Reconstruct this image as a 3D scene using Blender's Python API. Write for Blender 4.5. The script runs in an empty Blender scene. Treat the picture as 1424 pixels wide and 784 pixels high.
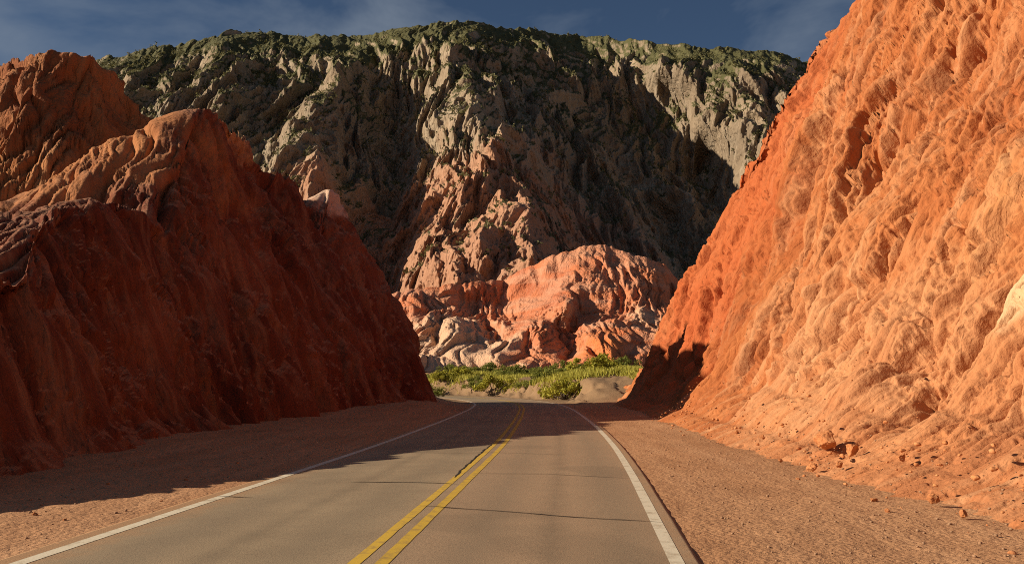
import bpy, math, random
import numpy as np

random.seed(7)
rng = np.random.default_rng(7)
scene = bpy.context.scene
COL = scene.collection

# ------------------------------------------------------------------ camera
W, HGT, F, HOR = 1424.0, 784.0, 1185.0, 532.0
CAMZ = 1.75
PITCH = math.atan((HOR - HGT / 2) / F)
cp, sp = math.cos(PITCH), math.sin(PITCH)


def at(px, py, d):
    """world point on the sight line through a photo pixel at ground distance y = d"""
    px = np.asarray(px, float); py = np.asarray(py, float); d = np.asarray(d, float)
    u = (px - W / 2) / F
    v = (HGT / 2 - py) / F
    dy = cp - v * sp
    dz = sp + v * cp
    k = d / dy
    return u * k, d + 0 * k, CAMZ + dz * k


def smooth(a, b, x):
    t = np.clip((x - a) / (b - a), 0, 1)
    return t * t * (3 - 2 * t)


# ------------------------------------------------------------------ noise
_p = rng.permutation(256)
PERM = np.concatenate([_p, _p, _p, _p]).astype(np.int64)
_g = rng.normal(size=(256, 3)); _g /= np.linalg.norm(_g, axis=1)[:, None]
GR = _g.astype(np.float32)


def noise3(x, y, z):
    x = np.asarray(x, np.float32); y = np.asarray(y, np.float32); z = np.asarray(z, np.float32)
    x, y, z = np.broadcast_arrays(x, y, z)
    xi = np.floor(x); yi = np.floor(y); zi = np.floor(z)
    xf = x - xi; yf = y - yi; zf = z - zi
    xi = xi.astype(np.int64) & 255; yi = yi.astype(np.int64) & 255; zi = zi.astype(np.int64) & 255
    u = xf * xf * xf * (xf * (xf * 6 - 15) + 10)
    v = yf * yf * yf * (yf * (yf * 6 - 15) + 10)
    w = zf * zf * zf * (zf * (zf * 6 - 15) + 10)
    out = 0
    for dx in (0, 1):
        wx = u if dx else 1 - u
        for dy in (0, 1):
            wy = v if dy else 1 - v
            for dz in (0, 1):
                wz = w if dz else 1 - w
                h = PERM[PERM[PERM[(xi + dx) & 255] + ((yi + dy) & 255)] + ((zi + dz) & 255)]
                g = GR[h]
                out = out + wx * wy * wz * (g[..., 0] * (xf - dx) + g[..., 1] * (yf - dy) + g[..., 2] * (zf - dz))
    return out * 1.6


def fbm(x, y, z, octv=4, gain=0.5):
    s = 0; a = 1.0; f = 1.0
    for i in range(octv):
        s = s + a * noise3(x * f + 17.3 * i, y * f + 5.1 * i, z * f + 9.7 * i)
        a *= gain; f *= 2.03
    return s


# ------------------------------------------------------------------ mesh helpers
def link(name, verts, faces, mat, parent=None, smooth_shade=True):
    me = bpy.data.meshes.new(name)
    verts = np.asarray(verts, np.float32)
    if isinstance(faces, np.ndarray):
        n, k = faces.shape
        me.vertices.add(len(verts)); me.vertices.foreach_set('co', verts.ravel())
        me.loops.add(n * k); me.loops.foreach_set('vertex_index', faces.astype(np.int32).ravel())
        me.polygons.add(n)
        me.polygons.foreach_set('loop_start', np.arange(0, n * k, k, dtype=np.int32))
        me.polygons.foreach_set('loop_total', np.full(n, k, np.int32))
        me.update(calc_edges=True)
        me.validate()
    else:
        me.from_pydata([tuple(map(float, v)) for v in verts], [], faces)
    if smooth_shade:
        me.polygons.foreach_set('use_smooth', np.ones(len(me.polygons), bool))
    me.materials.append(mat)
    o = bpy.data.objects.new(name, me)
    COL.objects.link(o)
    if parent is not None:
        o.parent = parent
    return o


def tag(o, label=None, cat=None, group=None, kind=None):
    if label: o['label'] = label
    if cat: o['category'] = cat
    if group: o['group'] = group
    if kind: o['kind'] = kind
    return o


def grid_faces(nr, nc, keep=None, wrap=False):
    idx = np.arange(nr * nc).reshape(nr, nc)
    if wrap:
        idx = np.concatenate([idx, idx[:, :1]], axis=1)
    q = np.stack([idx[:-1, :-1], idx[:-1, 1:], idx[1:, 1:], idx[1:, :-1]], -1).reshape(-1, 4)
    if keep is not None:
        k = keep.ravel()
        q = q[k[q].any(axis=1)]
    return q


def compact(verts, faces):
    used = np.zeros(len(verts), bool); used[faces.ravel()] = True
    m = np.cumsum(used) - 1
    return verts[used], m[faces]


def normals(P):
    du = np.gradient(P, axis=1); dv = np.gradient(P, axis=0)
    n = np.cross(du, dv)
    n /= np.linalg.norm(n, axis=-1, keepdims=True) + 1e-9
    return n


def voronoi2(u, v):
    """edge distance (F2-F1) and a random value per cell"""
    u = np.asarray(u, np.float32); v = np.asarray(v, np.float32)
    ui = np.floor(u); vi = np.floor(v)
    f1 = np.full(u.shape, 9, np.float32); f2 = f1.copy(); cid = np.zeros(u.shape, np.float32)
    for i in (-1, 0, 1):
        for j in (-1, 0, 1):
            a = (ui + i).astype(np.int64) & 255; b = (vi + j).astype(np.int64) & 255
            h = PERM[PERM[a] + b]
            d = np.hypot(ui + i + PERM[h] / 256. - u, vi + j + PERM[h + 57] / 256. - v).astype(np.float32)
            near = d < f1
            f2 = np.where(near, f1, np.minimum(f2, d))
            cid = np.where(near, PERM[h + 131] / 255., cid)
            f1 = np.where(near, d, f1)
    return f2 - f1, cid


def blur(a, n):
    for _ in range(n):
        a = np.concatenate([a[:1], a, a[-1:]], 0); a = (a[:-2] + 2 * a[1:-1] + a[2:]) / 4
        a = np.concatenate([a[:, :1], a, a[:, -1:]], 1); a = (a[:, :-2] + 2 * a[:, 1:-1] + a[:, 2:]) / 4
    return a


def erode(P, N, layers, seed=0.0, warp=(0.15, 1.2), face=None, taper=1.0):
    """carve fall-line gullies, ribs and pits into a surface: shift along its normal.
    face: weight 0..1, 1 where the slope falls along x, 0 where it falls along y"""
    x, y, z = P[..., 0], P[..., 1], P[..., 2]
    wf, wa = warp
    wx = wa * fbm(x * wf + seed, y * wf, z * wf, 3)
    wy = wa * fbm(x * wf, y * wf + seed + 31, z * wf, 3)
    disp = np.zeros_like(x)
    if face is None:
        h = N[..., 0] ** 2 / (N[..., 0] ** 2 + N[..., 1] ** 2 + 1e-6)
        face = smooth(.3, .7, h)
    X = x + wx; Y = y + wy

    def lines(f, zs, k):
        def one(a, b, c):
            return np.abs(noise3(a * f + seed, b * f + seed * 1.7 + k, c * f + seed * .3))
        A = one(X * zs, Y, z * zs) if np.any(face > 0) else 0
        B = one(X, Y * zs, z * zs) if np.any(face < 1) else 0
        return A * face + B * (1 - face)
    def lobes(f, zs, k):
        s2 = .22 * fbm(X * f * .6 + k, Y * f * .6, z * f * .6, 3) / f
        res = 0; ids = 0
        if np.any(face > 0):
            e, c = voronoi2((Y + s2) * f + seed + k, (z * 1.05 + np.abs(X) * .5 + s2) * f * zs + seed)
            res = e * face; ids = c * face
        if np.any(face < 1):
            e, c = voronoi2((X + s2) * f + seed + k, (z * 1.05 + np.abs(Y) * .4 + s2) * f * zs + seed)
            res = res + e * (1 - face); ids = ids + c * (1 - face)
        return res, ids
    for kind, f, zs, amp, power in layers:
        if kind == 'lobe':           # elongated ribs parted by sharp cracks, each rib at its own level
            e, c = lobes(f, zs, 13 * f)
            m = .1 + .9 * smooth(-.25, .3, noise3(X * f * .11 + 20, Y * f * .11, z * f * .11 + seed))
            disp += amp * m * (np.sqrt(np.clip(e / .45, 0, 1)) - 1 + power * (c - .5))
        elif kind == 'ledge':        # dipping beds with undercut lower edges
            q = (z + .45 * Y) * f + 1.6 * fbm(X * .12, Y * .12 + 5, z * .12, 3) + .25 * fbm(X * .9, Y * .9 + 5, z * .9, 2)
            m = smooth(.0, .4, noise3(X * .16 + 90, Y * .16, z * .2))
            fr = q - np.floor(q)
            disp += amp * m * np.minimum((1 - fr) * 1.0, fr / .14)
        elif kind == 'gully':          # narrow deep channels between round ribs
            m = 1.0
            if power >= 3:           # fine channels come in clusters
                m = .12 + .88 * smooth(-.22, .38, noise3(X * f * .13 + 70, Y * f * .13, z * f * .13 + seed))
            disp -= amp * m * (1 - np.minimum(lines(f, zs, 0) * 1.6, 1)) ** power
        elif kind == 'ridge':        # sharp arretes
            disp += amp * (1 - np.minimum(lines(f, zs, 50) * 1.6, 1)) ** power
        else:
            a = X * f + seed; b = Y * f + seed * 1.7; c = z * f * zs + seed * .3
            if kind == 'fbm':
                disp += amp * fbm(a, b, c, 4)
            elif kind == 'pit':
                disp -= amp * smooth(power, power + .2, noise3(a, b, c))
            elif kind == 'crumb':
                m = smooth(-.1, .35, fbm(a * .12 + 40, b * .12, c * .12, 2))
                disp += amp * m * (fbm(a, b, c, 3) + .8 * np.abs(noise3(a * 2.1, b * 2.1, c * 2.1)))
    return P + N * (disp * taper)[..., None]


# ------------------------------------------------------------------ materials
def nodes(name):
    m = bpy.data.materials.new(name); m.use_nodes = True
    nt = m.node_tree; nt.nodes.clear()
    out = nt.nodes.new('ShaderNodeOutputMaterial')
    b = nt.nodes.new('ShaderNodeBsdfPrincipled')
    nt.links.new(b.outputs[0], out.inputs[0])
    b.inputs['Roughness'].default_value = .95
    b.inputs['Specular IOR Level'].default_value = .15
    return m, nt, b


def N(nt, t, **kw):
    n = nt.nodes.new(t)
    for k, v in kw.items():
        if k.startswith('i_'):
            key = k[2:].replace('_', ' ')
            n.inputs[int(key) if key.isdigit() else key].default_value = v
        else:
            setattr(n, k, v)
    return n


def coords(nt, sx=1, sy=1, sz=1, off=(0, 0, 0)):
    tc = N(nt, 'ShaderNodeTexCoord')
    mp = N(nt, 'ShaderNodeMapping')
    mp.inputs['Scale'].default_value = (sx, sy, sz)
    mp.inputs['Location'].default_value = off
    nt.links.new(tc.outputs['Object'], mp.inputs[0])
    return mp.outputs[0]


def tex(nt, vec, scale, detail=6, rough=.6, dist=0.0):
    n = N(nt, 'ShaderNodeTexNoise')
    n.inputs['Scale'].default_value = scale
    n.inputs['Detail'].default_value = detail
    n.inputs['Roughness'].default_value = rough
    n.inputs['Distortion'].default_value = dist
    nt.links.new(vec, n.inputs['Vector'])
    return n.outputs[0]


def ramp(nt, fac, stops):
    r = N(nt, 'ShaderNodeValToRGB')
    el = r.color_ramp.elements
    while len(el) < len(stops): el.new(.5)
    for e, (p, c) in zip(el, stops):
        e.position = p
        e.color = (c, c, c, 1) if isinstance(c, (int, float)) else (*c, 1)
    nt.links.new(fac, r.inputs[0])
    return r.outputs[0]


def mix(nt, fac, a, b, mode='MIX'):
    m = N(nt, 'ShaderNodeMix', data_type='RGBA', blend_type=mode)
    for sock, v in ((0, fac), (6, a), (7, b)):
        if isinstance(v, (int, float)): m.inputs[sock].default_value = v
        elif isinstance(v, tuple): m.inputs[sock].default_value = (*v, 1)
        else: nt.links.new(v, m.inputs[sock])
    return m.outputs[2]


def math_(nt, op, a, b=0.0, c=0.0):
    m = N(nt, 'ShaderNodeMath', operation=op)
    for i, v in enumerate((a, b, c)):
        if isinstance(v, (int, float)): m.inputs[i].default_value = v
        else: nt.links.new(v, m.inputs[i])
    return m.outputs[0]


def bump(nt, b, h, strength, dist, prev=None):
    n = N(nt, 'ShaderNodeBump')
    n.inputs['Strength'].default_value = strength
    n.inputs['Distance'].default_value = dist
    nt.links.new(h, n.inputs['Height'])
    if prev is not None: nt.links.new(prev, n.inputs['Normal'])
    nt.links.new(n.outputs[0], b.inputs['Normal'])
    return n.outputs[0]


def ball(nt, centre, r0, r1, squash=(1, 1, 1)):
    """1 inside a soft blob of ground round a world point, 0 outside"""
    tc = N(nt, 'ShaderNodeTexCoord')
    s = N(nt, 'ShaderNodeVectorMath', operation='SUBTRACT'); s.inputs[1].default_value = centre
    nt.links.new(tc.outputs['Object'], s.inputs[0])
    q = N(nt, 'ShaderNodeVectorMath', operation='MULTIPLY'); q.inputs[1].default_value = squash
    nt.links.new(s.outputs[0], q.inputs[0])
    l = N(nt, 'ShaderNodeVectorMath', operation='LENGTH'); nt.links.new(q.outputs[0], l.inputs[0])
    nz = tex(nt, tc.outputs['Object'], 1.2 / max(r0, .1), 4, .6)
    d = math_(nt, 'ADD', l.outputs['Value'], math_(nt, 'MULTIPLY', math_(nt, 'SUBTRACT', nz, .5), r1 * 1.2))
    mr = N(nt, 'ShaderNodeMapRange', interpolation_type='SMOOTHSTEP')
    mr.inputs[1].default_value = r0; mr.inputs[2].default_value = r1
    mr.inputs[3].default_value = 1; mr.inputs[4].default_value = 0
    nt.links.new(d, mr.inputs[0])
    return mr.outputs[0]


def rock_mat(name, dark, mid, light, pale, s=1.0, zst=.25, bd=.05, pale_amt=.35, green=None, blobs=(), strat=None, xst=1.0, groove=.8, lobe=.3, settle=0.):
    m, nt, b = nodes(name)
    iso = coords(nt); st = coords(nt, xst, 1, zst)
    big = tex(nt, iso, .12 * s, 5, .6, .6)
    c = ramp(nt, big, [(.3, dark), (.5, mid), (.72, light)])
    streak = tex(nt, st, .9 * s, 7, .65, 1.0)
    c = mix(nt, ramp(nt, streak, [(.46, 0.), (.72, pale_amt)]), c, pale)
    fine = tex(nt, iso, 3.5 * s, 8, .75)
    c = mix(nt, ramp(nt, fine, [(.3, .55), (.5, 0.)]), c, dark)
    if strat is not None:
        sw = coords(nt, .12, .12, 1.0)
        sn = tex(nt, sw, .33 * s, 4, .55, .4)
        c = mix(nt, ramp(nt, sn, [(.47, 0.), (.55, .55), (.62, 0.)]), c, strat)
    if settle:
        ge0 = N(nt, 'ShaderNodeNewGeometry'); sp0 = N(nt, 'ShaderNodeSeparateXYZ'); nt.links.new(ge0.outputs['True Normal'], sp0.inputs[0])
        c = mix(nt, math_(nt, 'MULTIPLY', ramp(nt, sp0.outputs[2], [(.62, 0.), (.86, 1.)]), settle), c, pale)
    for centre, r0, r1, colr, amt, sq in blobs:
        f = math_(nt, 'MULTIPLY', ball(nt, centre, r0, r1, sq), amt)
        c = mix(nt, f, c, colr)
    if green is not None:
        gcol, z0, z1, lo = green
        g1 = tex(nt, iso, .055 * s * 6, 8, .72)
        sep = N(nt, 'ShaderNodeSeparateXYZ')
        tc = N(nt, 'ShaderNodeTexCoord'); nt.links.new(tc.outputs['Object'], sep.inputs[0])
        mr = N(nt, 'ShaderNodeMapRange'); mr.inputs[1].default_value = z0; mr.inputs[2].default_value = z1
        mr.inputs[3].default_value = lo; mr.inputs[4].default_value = .16
        nt.links.new(sep.outputs[2], mr.inputs[0])
        ge = N(nt, 'ShaderNodeNewGeometry')
        sn_ = N(nt, 'ShaderNodeSeparateXYZ'); nt.links.new(ge.outputs['Normal'], sn_.inputs[0])
        flat = math_(nt, 'MULTIPLY', math_(nt, 'SUBTRACT', sn_.outputs[2], .55), .35)
        v = math_(nt, 'ADD', math_(nt, 'ADD', g1, mr.outputs[0]), flat)
        g2 = tex(nt, iso, .9 * s, 4, .7)
        gc = mix(nt, g2, tuple(x * .55 for x in gcol), tuple(x * 1.5 for x in gcol))
        c = mix(nt, ramp(nt, v, [(.5, 0.), (.6, 1.)]), c, gc)
    nt.links.new(c, b.inputs['Base Color'])
    h1 = tex(nt, st, 2.2 * s, 5, .6, .6)
    h2 = tex(nt, iso, 5.0 * s, 4, .6)
    h = math_(nt, 'ADD', h1, math_(nt, 'MULTIPLY', h2, .45))
    rd = N(nt, 'ShaderNodeTexNoise', noise_type='RIDGED_MULTIFRACTAL')
    for k_, v_ in (('Scale', 1.5 * s), ('Detail', 4), ('Roughness', .55), ('Lacunarity', 2.2), ('Distortion', .5)): rd.inputs[k_].default_value = v_
    nt.links.new(st, rd.inputs['Vector'])
    wv = N(nt, 'ShaderNodeVectorMath', operation='MULTIPLY_ADD')
    nz_ = N(nt, 'ShaderNodeTexNoise'); nz_.inputs['Scale'].default_value = 1.6 * s; nz_.inputs['Detail'].default_value = 4
    nt.links.new(iso, nz_.inputs['Vector']); nt.links.new(nz_.outputs['Color'], wv.inputs[0])
    wv.inputs[1].default_value = (.16 / s,) * 3; nt.links.new(st, wv.inputs[2])
    vo = N(nt, 'ShaderNodeTexVoronoi', feature='DISTANCE_TO_EDGE'); vo.inputs['Scale'].default_value = 3.4 * s
    nt.links.new(wv.outputs[0], vo.inputs['Vector'])
    h = math_(nt, 'ADD', h, math_(nt, 'MULTIPLY', ramp(nt, vo.outputs['Distance'], [(0., 0.), (.12, .6), (.4, 1.)]), lobe))
    h = math_(nt, 'SUBTRACT', h, math_(nt, 'MULTIPLY', ramp(nt, rd.outputs[0], [(.55, 0.), (1., 1.)]), groove))
    bump(nt, b, h, .9, bd * 3.0 / s)
    return m


def dust_mat(name, a, bcol, peb, s=1.0):
    m, nt, b = nodes(name)
    iso = coords(nt); lng = coords(nt, 1.1, .07, 1)
    c = ramp(nt, tex(nt, iso, .25, 6, .65, .4), [(.32, a), (.68, bcol)])
    c = mix(nt, ramp(nt, tex(nt, lng, 1.0, 4, .55, .3), [(.45, 0.), (.7, .65)]), c, (.52, .29, .155))
    far = ball(nt, (0, 128, 3), 52, 62)
    c = mix(nt, math_(nt, 'MULTIPLY', far, .9), c, mix(nt, tex(nt, iso, .8, 6, .7), (.16, .105, .058), (.31, .20, .112)))
    v = N(nt, 'ShaderNodeTexVoronoi'); v.inputs['Scale'].default_value = 14 * s
    nt.links.new(iso, v.inputs['Vector'])
    pn = tex(nt, iso, 6 * s, 5, .75)
    c = mix(nt, ramp(nt, pn, [(.5, 0.), (.68, .6)]), c, peb)
    c = mix(nt, ramp(nt, tex(nt, iso, 22 * s, 3, .7), [(.60, 0.), (.7, .45)]), c, tuple(min(1, x * 1.6) for x in a))
    nt.links.new(c, b.inputs['Base Color'])
    h = math_(nt, 'SUBTRACT', math_(nt, 'MULTIPLY', pn, 1.2), math_(nt, 'MULTIPLY', v.outputs['Distance'], .35))
    bump(nt, b, h, .7, .06)
    return m


def asphalt_mat():
    m, nt, b = nodes('dusty_asphalt')
    iso = coords(nt)
    at_ = N(nt, 'ShaderNodeAttribute', attribute_name='lane')      # metres from the centre line
    off = at_.outputs['Fac']
    n = tex(nt, iso, .45, 6, .65)
    c = ramp(nt, n, [(.3, (.25, .180, .110)), (.7, (.35, .255, .155))])
    # right lane carries more red dust than the left one
    mr = N(nt, 'ShaderNodeMapRange', interpolation_type='SMOOTHSTEP')
    for k, v in enumerate((-.6, .6, .0, 1.0)): mr.inputs[k + 1].default_value = v
    nt.links.new(off, mr.inputs[0])
    c = mix(nt, math_(nt, 'MULTIPLY', mr.outputs[0], .55), c, (.41, .25, .145))
    # polished wheel tracks
    wt = math_(nt, 'ABSOLUTE', math_(nt, 'SUBTRACT', math_(nt, 'ABSOLUTE', math_(nt, 'SUBTRACT', math_(nt, 'ABSOLUTE', off), 1.75)), .85))
    lng = coords(nt, .5, .09, 1)
    wt = math_(nt, 'ADD', wt, math_(nt, 'MULTIPLY', math_(nt, 'SUBTRACT', tex(nt, lng, 1.2, 4, .6), .5), .9))
    c = mix(nt, ramp(nt, wt, [(.0, .42), (.55, 0.)]), c, (.20, .15, .097))
    # oil drip between the tracks, wind-blown dust by the verge
    od = math_(nt, 'ADD', math_(nt, 'ABSOLUTE', math_(nt, 'SUBTRACT', math_(nt, 'ABSOLUTE', off), 1.75)), math_(nt, 'MULTIPLY', tex(nt, iso, 1.6, 5, .7), .5))
    c = mix(nt, ramp(nt, od, [(.2, .35), (.5, 0.)]), c, (.12, .088, .055))
    dv = math_(nt, 'ADD', math_(nt, 'ABSOLUTE', off), math_(nt, 'MULTIPLY', math_(nt, 'SUBTRACT', tex(nt, iso, 2.4, 6, .75), .5), 1.3))
    mr2 = N(nt, 'ShaderNodeMapRange'); mr2.inputs[1].default_value = 3.1; mr2.inputs[2].default_value = 3.75
    nt.links.new(dv, mr2.inputs[0])
    c = mix(nt, math_(nt, 'MULTIPLY', mr2.outputs[0], .75), c, (.42, .22, .10))
    pt = tex(nt, iso, .16, 3, .5)
    c = mix(nt, ramp(nt, pt, [(.55, 0.), (.57, .22)]), c, (.13, .095, .06))
    g = tex(nt, iso, 55, 3, .8)
    c = mix(nt, ramp(nt, g, [(.35, .5), (.5, 0.)]), c, (.08, .06, .04))
    c = mix(nt, ramp(nt, g, [(.58, 0.), (.72, .4)]), c, (.40, .30, .19))
    nt.links.new(c, b.inputs['Base Color'])
    b.inputs['Roughness'].default_value = .8
    b.inputs['Specular IOR Level'].default_value = .3
    bump(nt, b, g, .5, .012)
    return m


def paint_mat(name, colr, dirt, lo=.52, hi=.75):
    m, nt, b = nodes(name)
    iso = coords(nt)
    w = tex(nt, iso, 5, 9, .75)
    c = mix(nt, ramp(nt, w, [(lo, 0.), (hi, .9)]), colr, dirt)
    c = mix(nt, ramp(nt, tex(nt, iso, 60, 3, .7), [(.3, .5), (.5, 0.)]), c, dirt)
    nt.links.new(c, b.inputs['Base Color'])
    b.inputs['Roughness'].default_value = .7
    return m


def plain(name, colr, rough=.9, var=.35, s=4):
    m, nt, b = nodes(name)
    c = mix(nt, tex(nt, coords(nt), s, 5, .7), tuple(x * (1 - var) for x in colr), tuple(x * (1 + var) for x in colr))
    nt.links.new(c, b.inputs['Base Color'])
    b.inputs['Roughness'].default_value = rough
    return m


def leaf_mat(name, a, bcol):
    m, nt, b = nodes(name)
    g = N(nt, 'ShaderNodeNewGeometry')
    c = mix(nt, g.outputs['Random Per Island'], a, bcol)
    nt.links.new(c, b.inputs['Base Color'])
    b.inputs['Roughness'].default_value = .6
    tr = N(nt, 'ShaderNodeBsdfTranslucent'); nt.links.new(c, tr.inputs[0])
    ms = N(nt, 'ShaderNodeMixShader'); ms.inputs[0].default_value = .3
    nt.links.new(b.outputs[0], ms.inputs[1]); nt.links.new(tr.outputs[0], ms.inputs[2])
    out = [n for n in nt.nodes if n.type == 'OUTPUT_MATERIAL'][0]
    nt.links.new(ms.outputs[0], out.inputs[0])
    return m


# ------------------------------------------------------------------ road path
_cy = np.array([-25, 0, 8.4, 16, 23.6, 35, 50, 62, 75, 90, 106, 122, 137, 150, 160, 168.])
_cx = np.array([-3.5, -1.95, -1.42, -.92, -.44, .05, .50, .68, .35, -1.5, -5.5, -12.5, -23, -37, -54, -74.])
# arc-length smooth spline through the control points
_t = np.concatenate([[0], np.cumsum(np.hypot(np.diff(_cx), np.diff(_cy)))])


def spline(t, tk, v):
    m = np.gradient(v, tk)
    i = np.clip(np.searchsorted(tk, t) - 1, 0, len(tk) - 2)
    h = tk[i + 1] - tk[i]; s = (t - tk[i]) / h
    return ((2 * s**3 - 3 * s**2 + 1) * v[i] + (s**3 - 2 * s**2 + s) * h * m[i]
            + (-2 * s**3 + 3 * s**2) * v[i + 1] + (s**3 - s**2) * h * m[i + 1])


TS = np.arange(0, _t[-1], .25)
RX = spline(TS, _t, _cx); RY = spline(TS, _t, _cy)
TX = np.gradient(RX, TS); TY = np.gradient(RY, TS)
ln = np.hypot(TX, TY); TX /= ln; TY /= ln          # tangent; right-hand normal is (TY, -TX)
WL, WR = 3.6, 3.25


def road_dist(x, y):
    """signed distance from the centre line, positive to the right of travel"""
    xs = x.ravel(); ys = y.ravel()
    rx, ry, tx, ty = RX[::6], RY[::6], TX[::6], TY[::6]
    out = np.empty(len(xs)); along = np.empty(len(xs))
    for a in range(0, len(xs), 40000):
        xx = xs[a:a + 40000, None]; yy = ys[a:a + 40000, None]
        d2 = (xx - rx) ** 2 + (yy - ry) ** 2
        i = d2.argmin(1)
        ex = xx[:, 0] - rx[i]; ey = yy[:, 0] - ry[i]
        out[a:a + 40000] = np.sign(ex * ty[i] - ey * tx[i]) * np.where((i == 0) | (i == len(rx) - 1), np.sqrt(d2.min(1)), np.abs(ex * ty[i] - ey * tx[i]))
        along[a:a + 40000] = ry[i]
    return out.reshape(x.shape), along.reshape(x.shape)


def wide(y):
    """the right lane is narrower near the viewer"""
    return np.interp(y, [0, 8, 17, 35, 60], [.93, .935, .99, 1.05, 1.07])


def crown(off):
    return -.018 * np.abs(off)


# base lines of the cliffs
def xl(y): return np.interp(y, [-20, 0, 15, 26, 36, 48, 60, 70, 80, 100, 130], [-9.0, -8.0, -8.3, -10.8, -11.6, -11.0, -9.8, -8.0, -8.0, -11, -20])
def xr(y): return np.interp(y, [-30, 0, 10, 17, 27, 36, 45, 55, 65, 78, 90, 110], [7.0, 6.8, 6.6, 6.6, 7.2, 7.2, 8.0, 8.6, 8.9, 9.2, 10.5, 16])


def ground_z(x, y):
    D, along = road_dist(x, y)
    n1 = fbm(x * .35, y * .35, 0 * x, 4); n2 = fbm(x * 2.2 + 9, y * 2.2, 0 * x, 3)
    z = -.078 + .04 * n1 * smooth(3.8, 6, np.abs(D)) + .014 * n2
    road = smooth(WR + .15, WR - .05, D / wide(along)) * smooth(-WL - .24, -WL - .04, D)
    z = z * (1 - road) + (-.16) * road
    # right-hand bank and terrace beyond the bend
    w = 1.6 * fbm(x * .09 + 3, y * .09, 0 * x, 4)
    rib = (1 - np.minimum(np.abs(noise3(x * .33 + 4, y * .33, 0 * x)) * 1.6, 1)) ** 3
    gate = smooth(70, 92, along) * (y > 60)
    hb = 2.0 + 1.0 * fbm(x * .05, y * .05 + 7, 0 * x, 3)
    bank = hb * smooth(6.2, 9.6, D + w + 1.3 * rib) * gate
    back = np.clip(D - 9, 0, 110) * .047 * gate * (1 + .25 * fbm(x * .03, y * .03, 0 * x + 5, 3)) + .35 * gate * smooth(8, 14, D) * n1
    # left foot and far ground
    z = z + bank + np.where(D > 0, back, 0)
    lf = smooth(-4.6, -9, D) * smooth(40, 80, y) * .9 * (D < 0) * (y < 125)
    far = smooth(250, 420, np.hypot(x, y)) * 6
    return z + lf + far * (1 - gate)


M = {}
M['dust'] = dust_mat('gravelly_dust', (.36, .18, .088), (.48, .25, .125), (.25, .125, .062))
M['asphalt'] = asphalt_mat()
M['white'] = paint_mat('worn_white_paint', (.66, .58, .44), (.27, .19, .11), .50, .72)
M['yellow'] = paint_mat('worn_yellow_paint', (.58, .37, .05), (.24, .16, .08), .48, .68)
M['crack'] = plain('crack_tar', (.03, .025, .02))

# ------------------------------------------------------------------ ground sheet
front = np.radians(np.linspace(-42, 42, 760))
rest = np.radians(np.linspace(42, 318, 72)[1:-1])
ANG = np.concatenate([front, rest])
R = np.concatenate([np.geomspace(1.0, 420, 620), np.geomspace(440, 2400, 18)])
rr, aa = np.meshgrid(R, ANG, indexing='ij')
gx, gy = rr * np.sin(aa), rr * np.cos(aa)
gz = ground_z(gx, gy)
gz[0] = -.16
P = np.stack([gx, gy, gz], -1)
V = P.reshape(-1, 3)
fc = grid_faces(len(R), len(ANG), wrap=True)[:, ::-1]
ground = link('ground', V, fc, M['dust'])
# close the small hole under the camera
tag(ground, 'dusty reddish gravel ground of the shoulders and the terrace beyond the bend', 'ground', kind='structure')

# ------------------------------------------------------------------ road with markings


def strip(name, offs, t0, t1, dz, mat, parent, jag=0.0, skirt=None, step=1, seed=0.0):
    i0, i1 = np.searchsorted(TS, [t0, t1])
    ii = np.arange(i0, min(i1, len(TS) - 1), step)
    offs = np.asarray(offs, float)
    o = np.repeat(offs[None, :], len(ii), 0)
    if jag:
        n = jag * (noise3(TS[ii] * .9 + seed, 0 * ii + seed, 0.0 * ii) + .6 * noise3(TS[ii] * 3.1, 0 * ii + 3 + seed, 0.0 * ii))
        o[:, 0] += n; o[:, -1] += jag * (noise3(TS[ii] * .8 + 50, 0 * ii, 0.0 * ii + seed) + .6 * noise3(TS[ii] * 3.7, 0 * ii + 8 + seed, 0.0 * ii))
    o = np.where(o > 1, o * wide(RY[ii])[:, None], o)
    x = RX[ii, None] + TY[ii, None] * o
    y = RY[ii, None] - TX[ii, None] * o
    z = crown(o) + dz
    if skirt:
        z[:, 0] -= skirt; z[:, -1] -= skirt
    v = np.stack([x, y, z], -1).reshape(-1, 3)
    ob = link(name, v, grid_faces(len(ii), len(offs))[:, ::-1], mat, parent)
    at_ = ob.data.attributes.new('lane', 'FLOAT', 'POINT')
    at_.data.foreach_set('value', o.astype(np.float32).ravel())
    return ob


offs = [-WL - .36, -WL - .33] + list(np.linspace(-WL - .3, -.1, 9)) + [0] + list(np.linspace(.1, WR + .2, 9)) + [WR + .24, WR + .27]
road = strip('road', offs, 0, _t[-1], .0, M['asphalt'], None, jag=.09, skirt=.12)
tag(road, 'dusty grey asphalt road bending left between the red cliffs', 'road', kind='structure')
e1 = strip('edge_line', [-WL - .09, -WL + .09], 0, _t[-1] - 2, .004, M['white'], road)
e2 = strip('edge_line', [WR - .09, WR + .07], 0, _t[-1] - 2, .004, M['white'], road)
c1 = strip('centre_line', [-.20, -.07], 0, _t[-1] - 2, .004, M['yellow'], road, jag=.008, seed=2)
c2 = strip('centre_line', [.07, .20], 0, _t[-1] - 2, .004, M['yellow'], road, jag=.008, seed=6)


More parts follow.
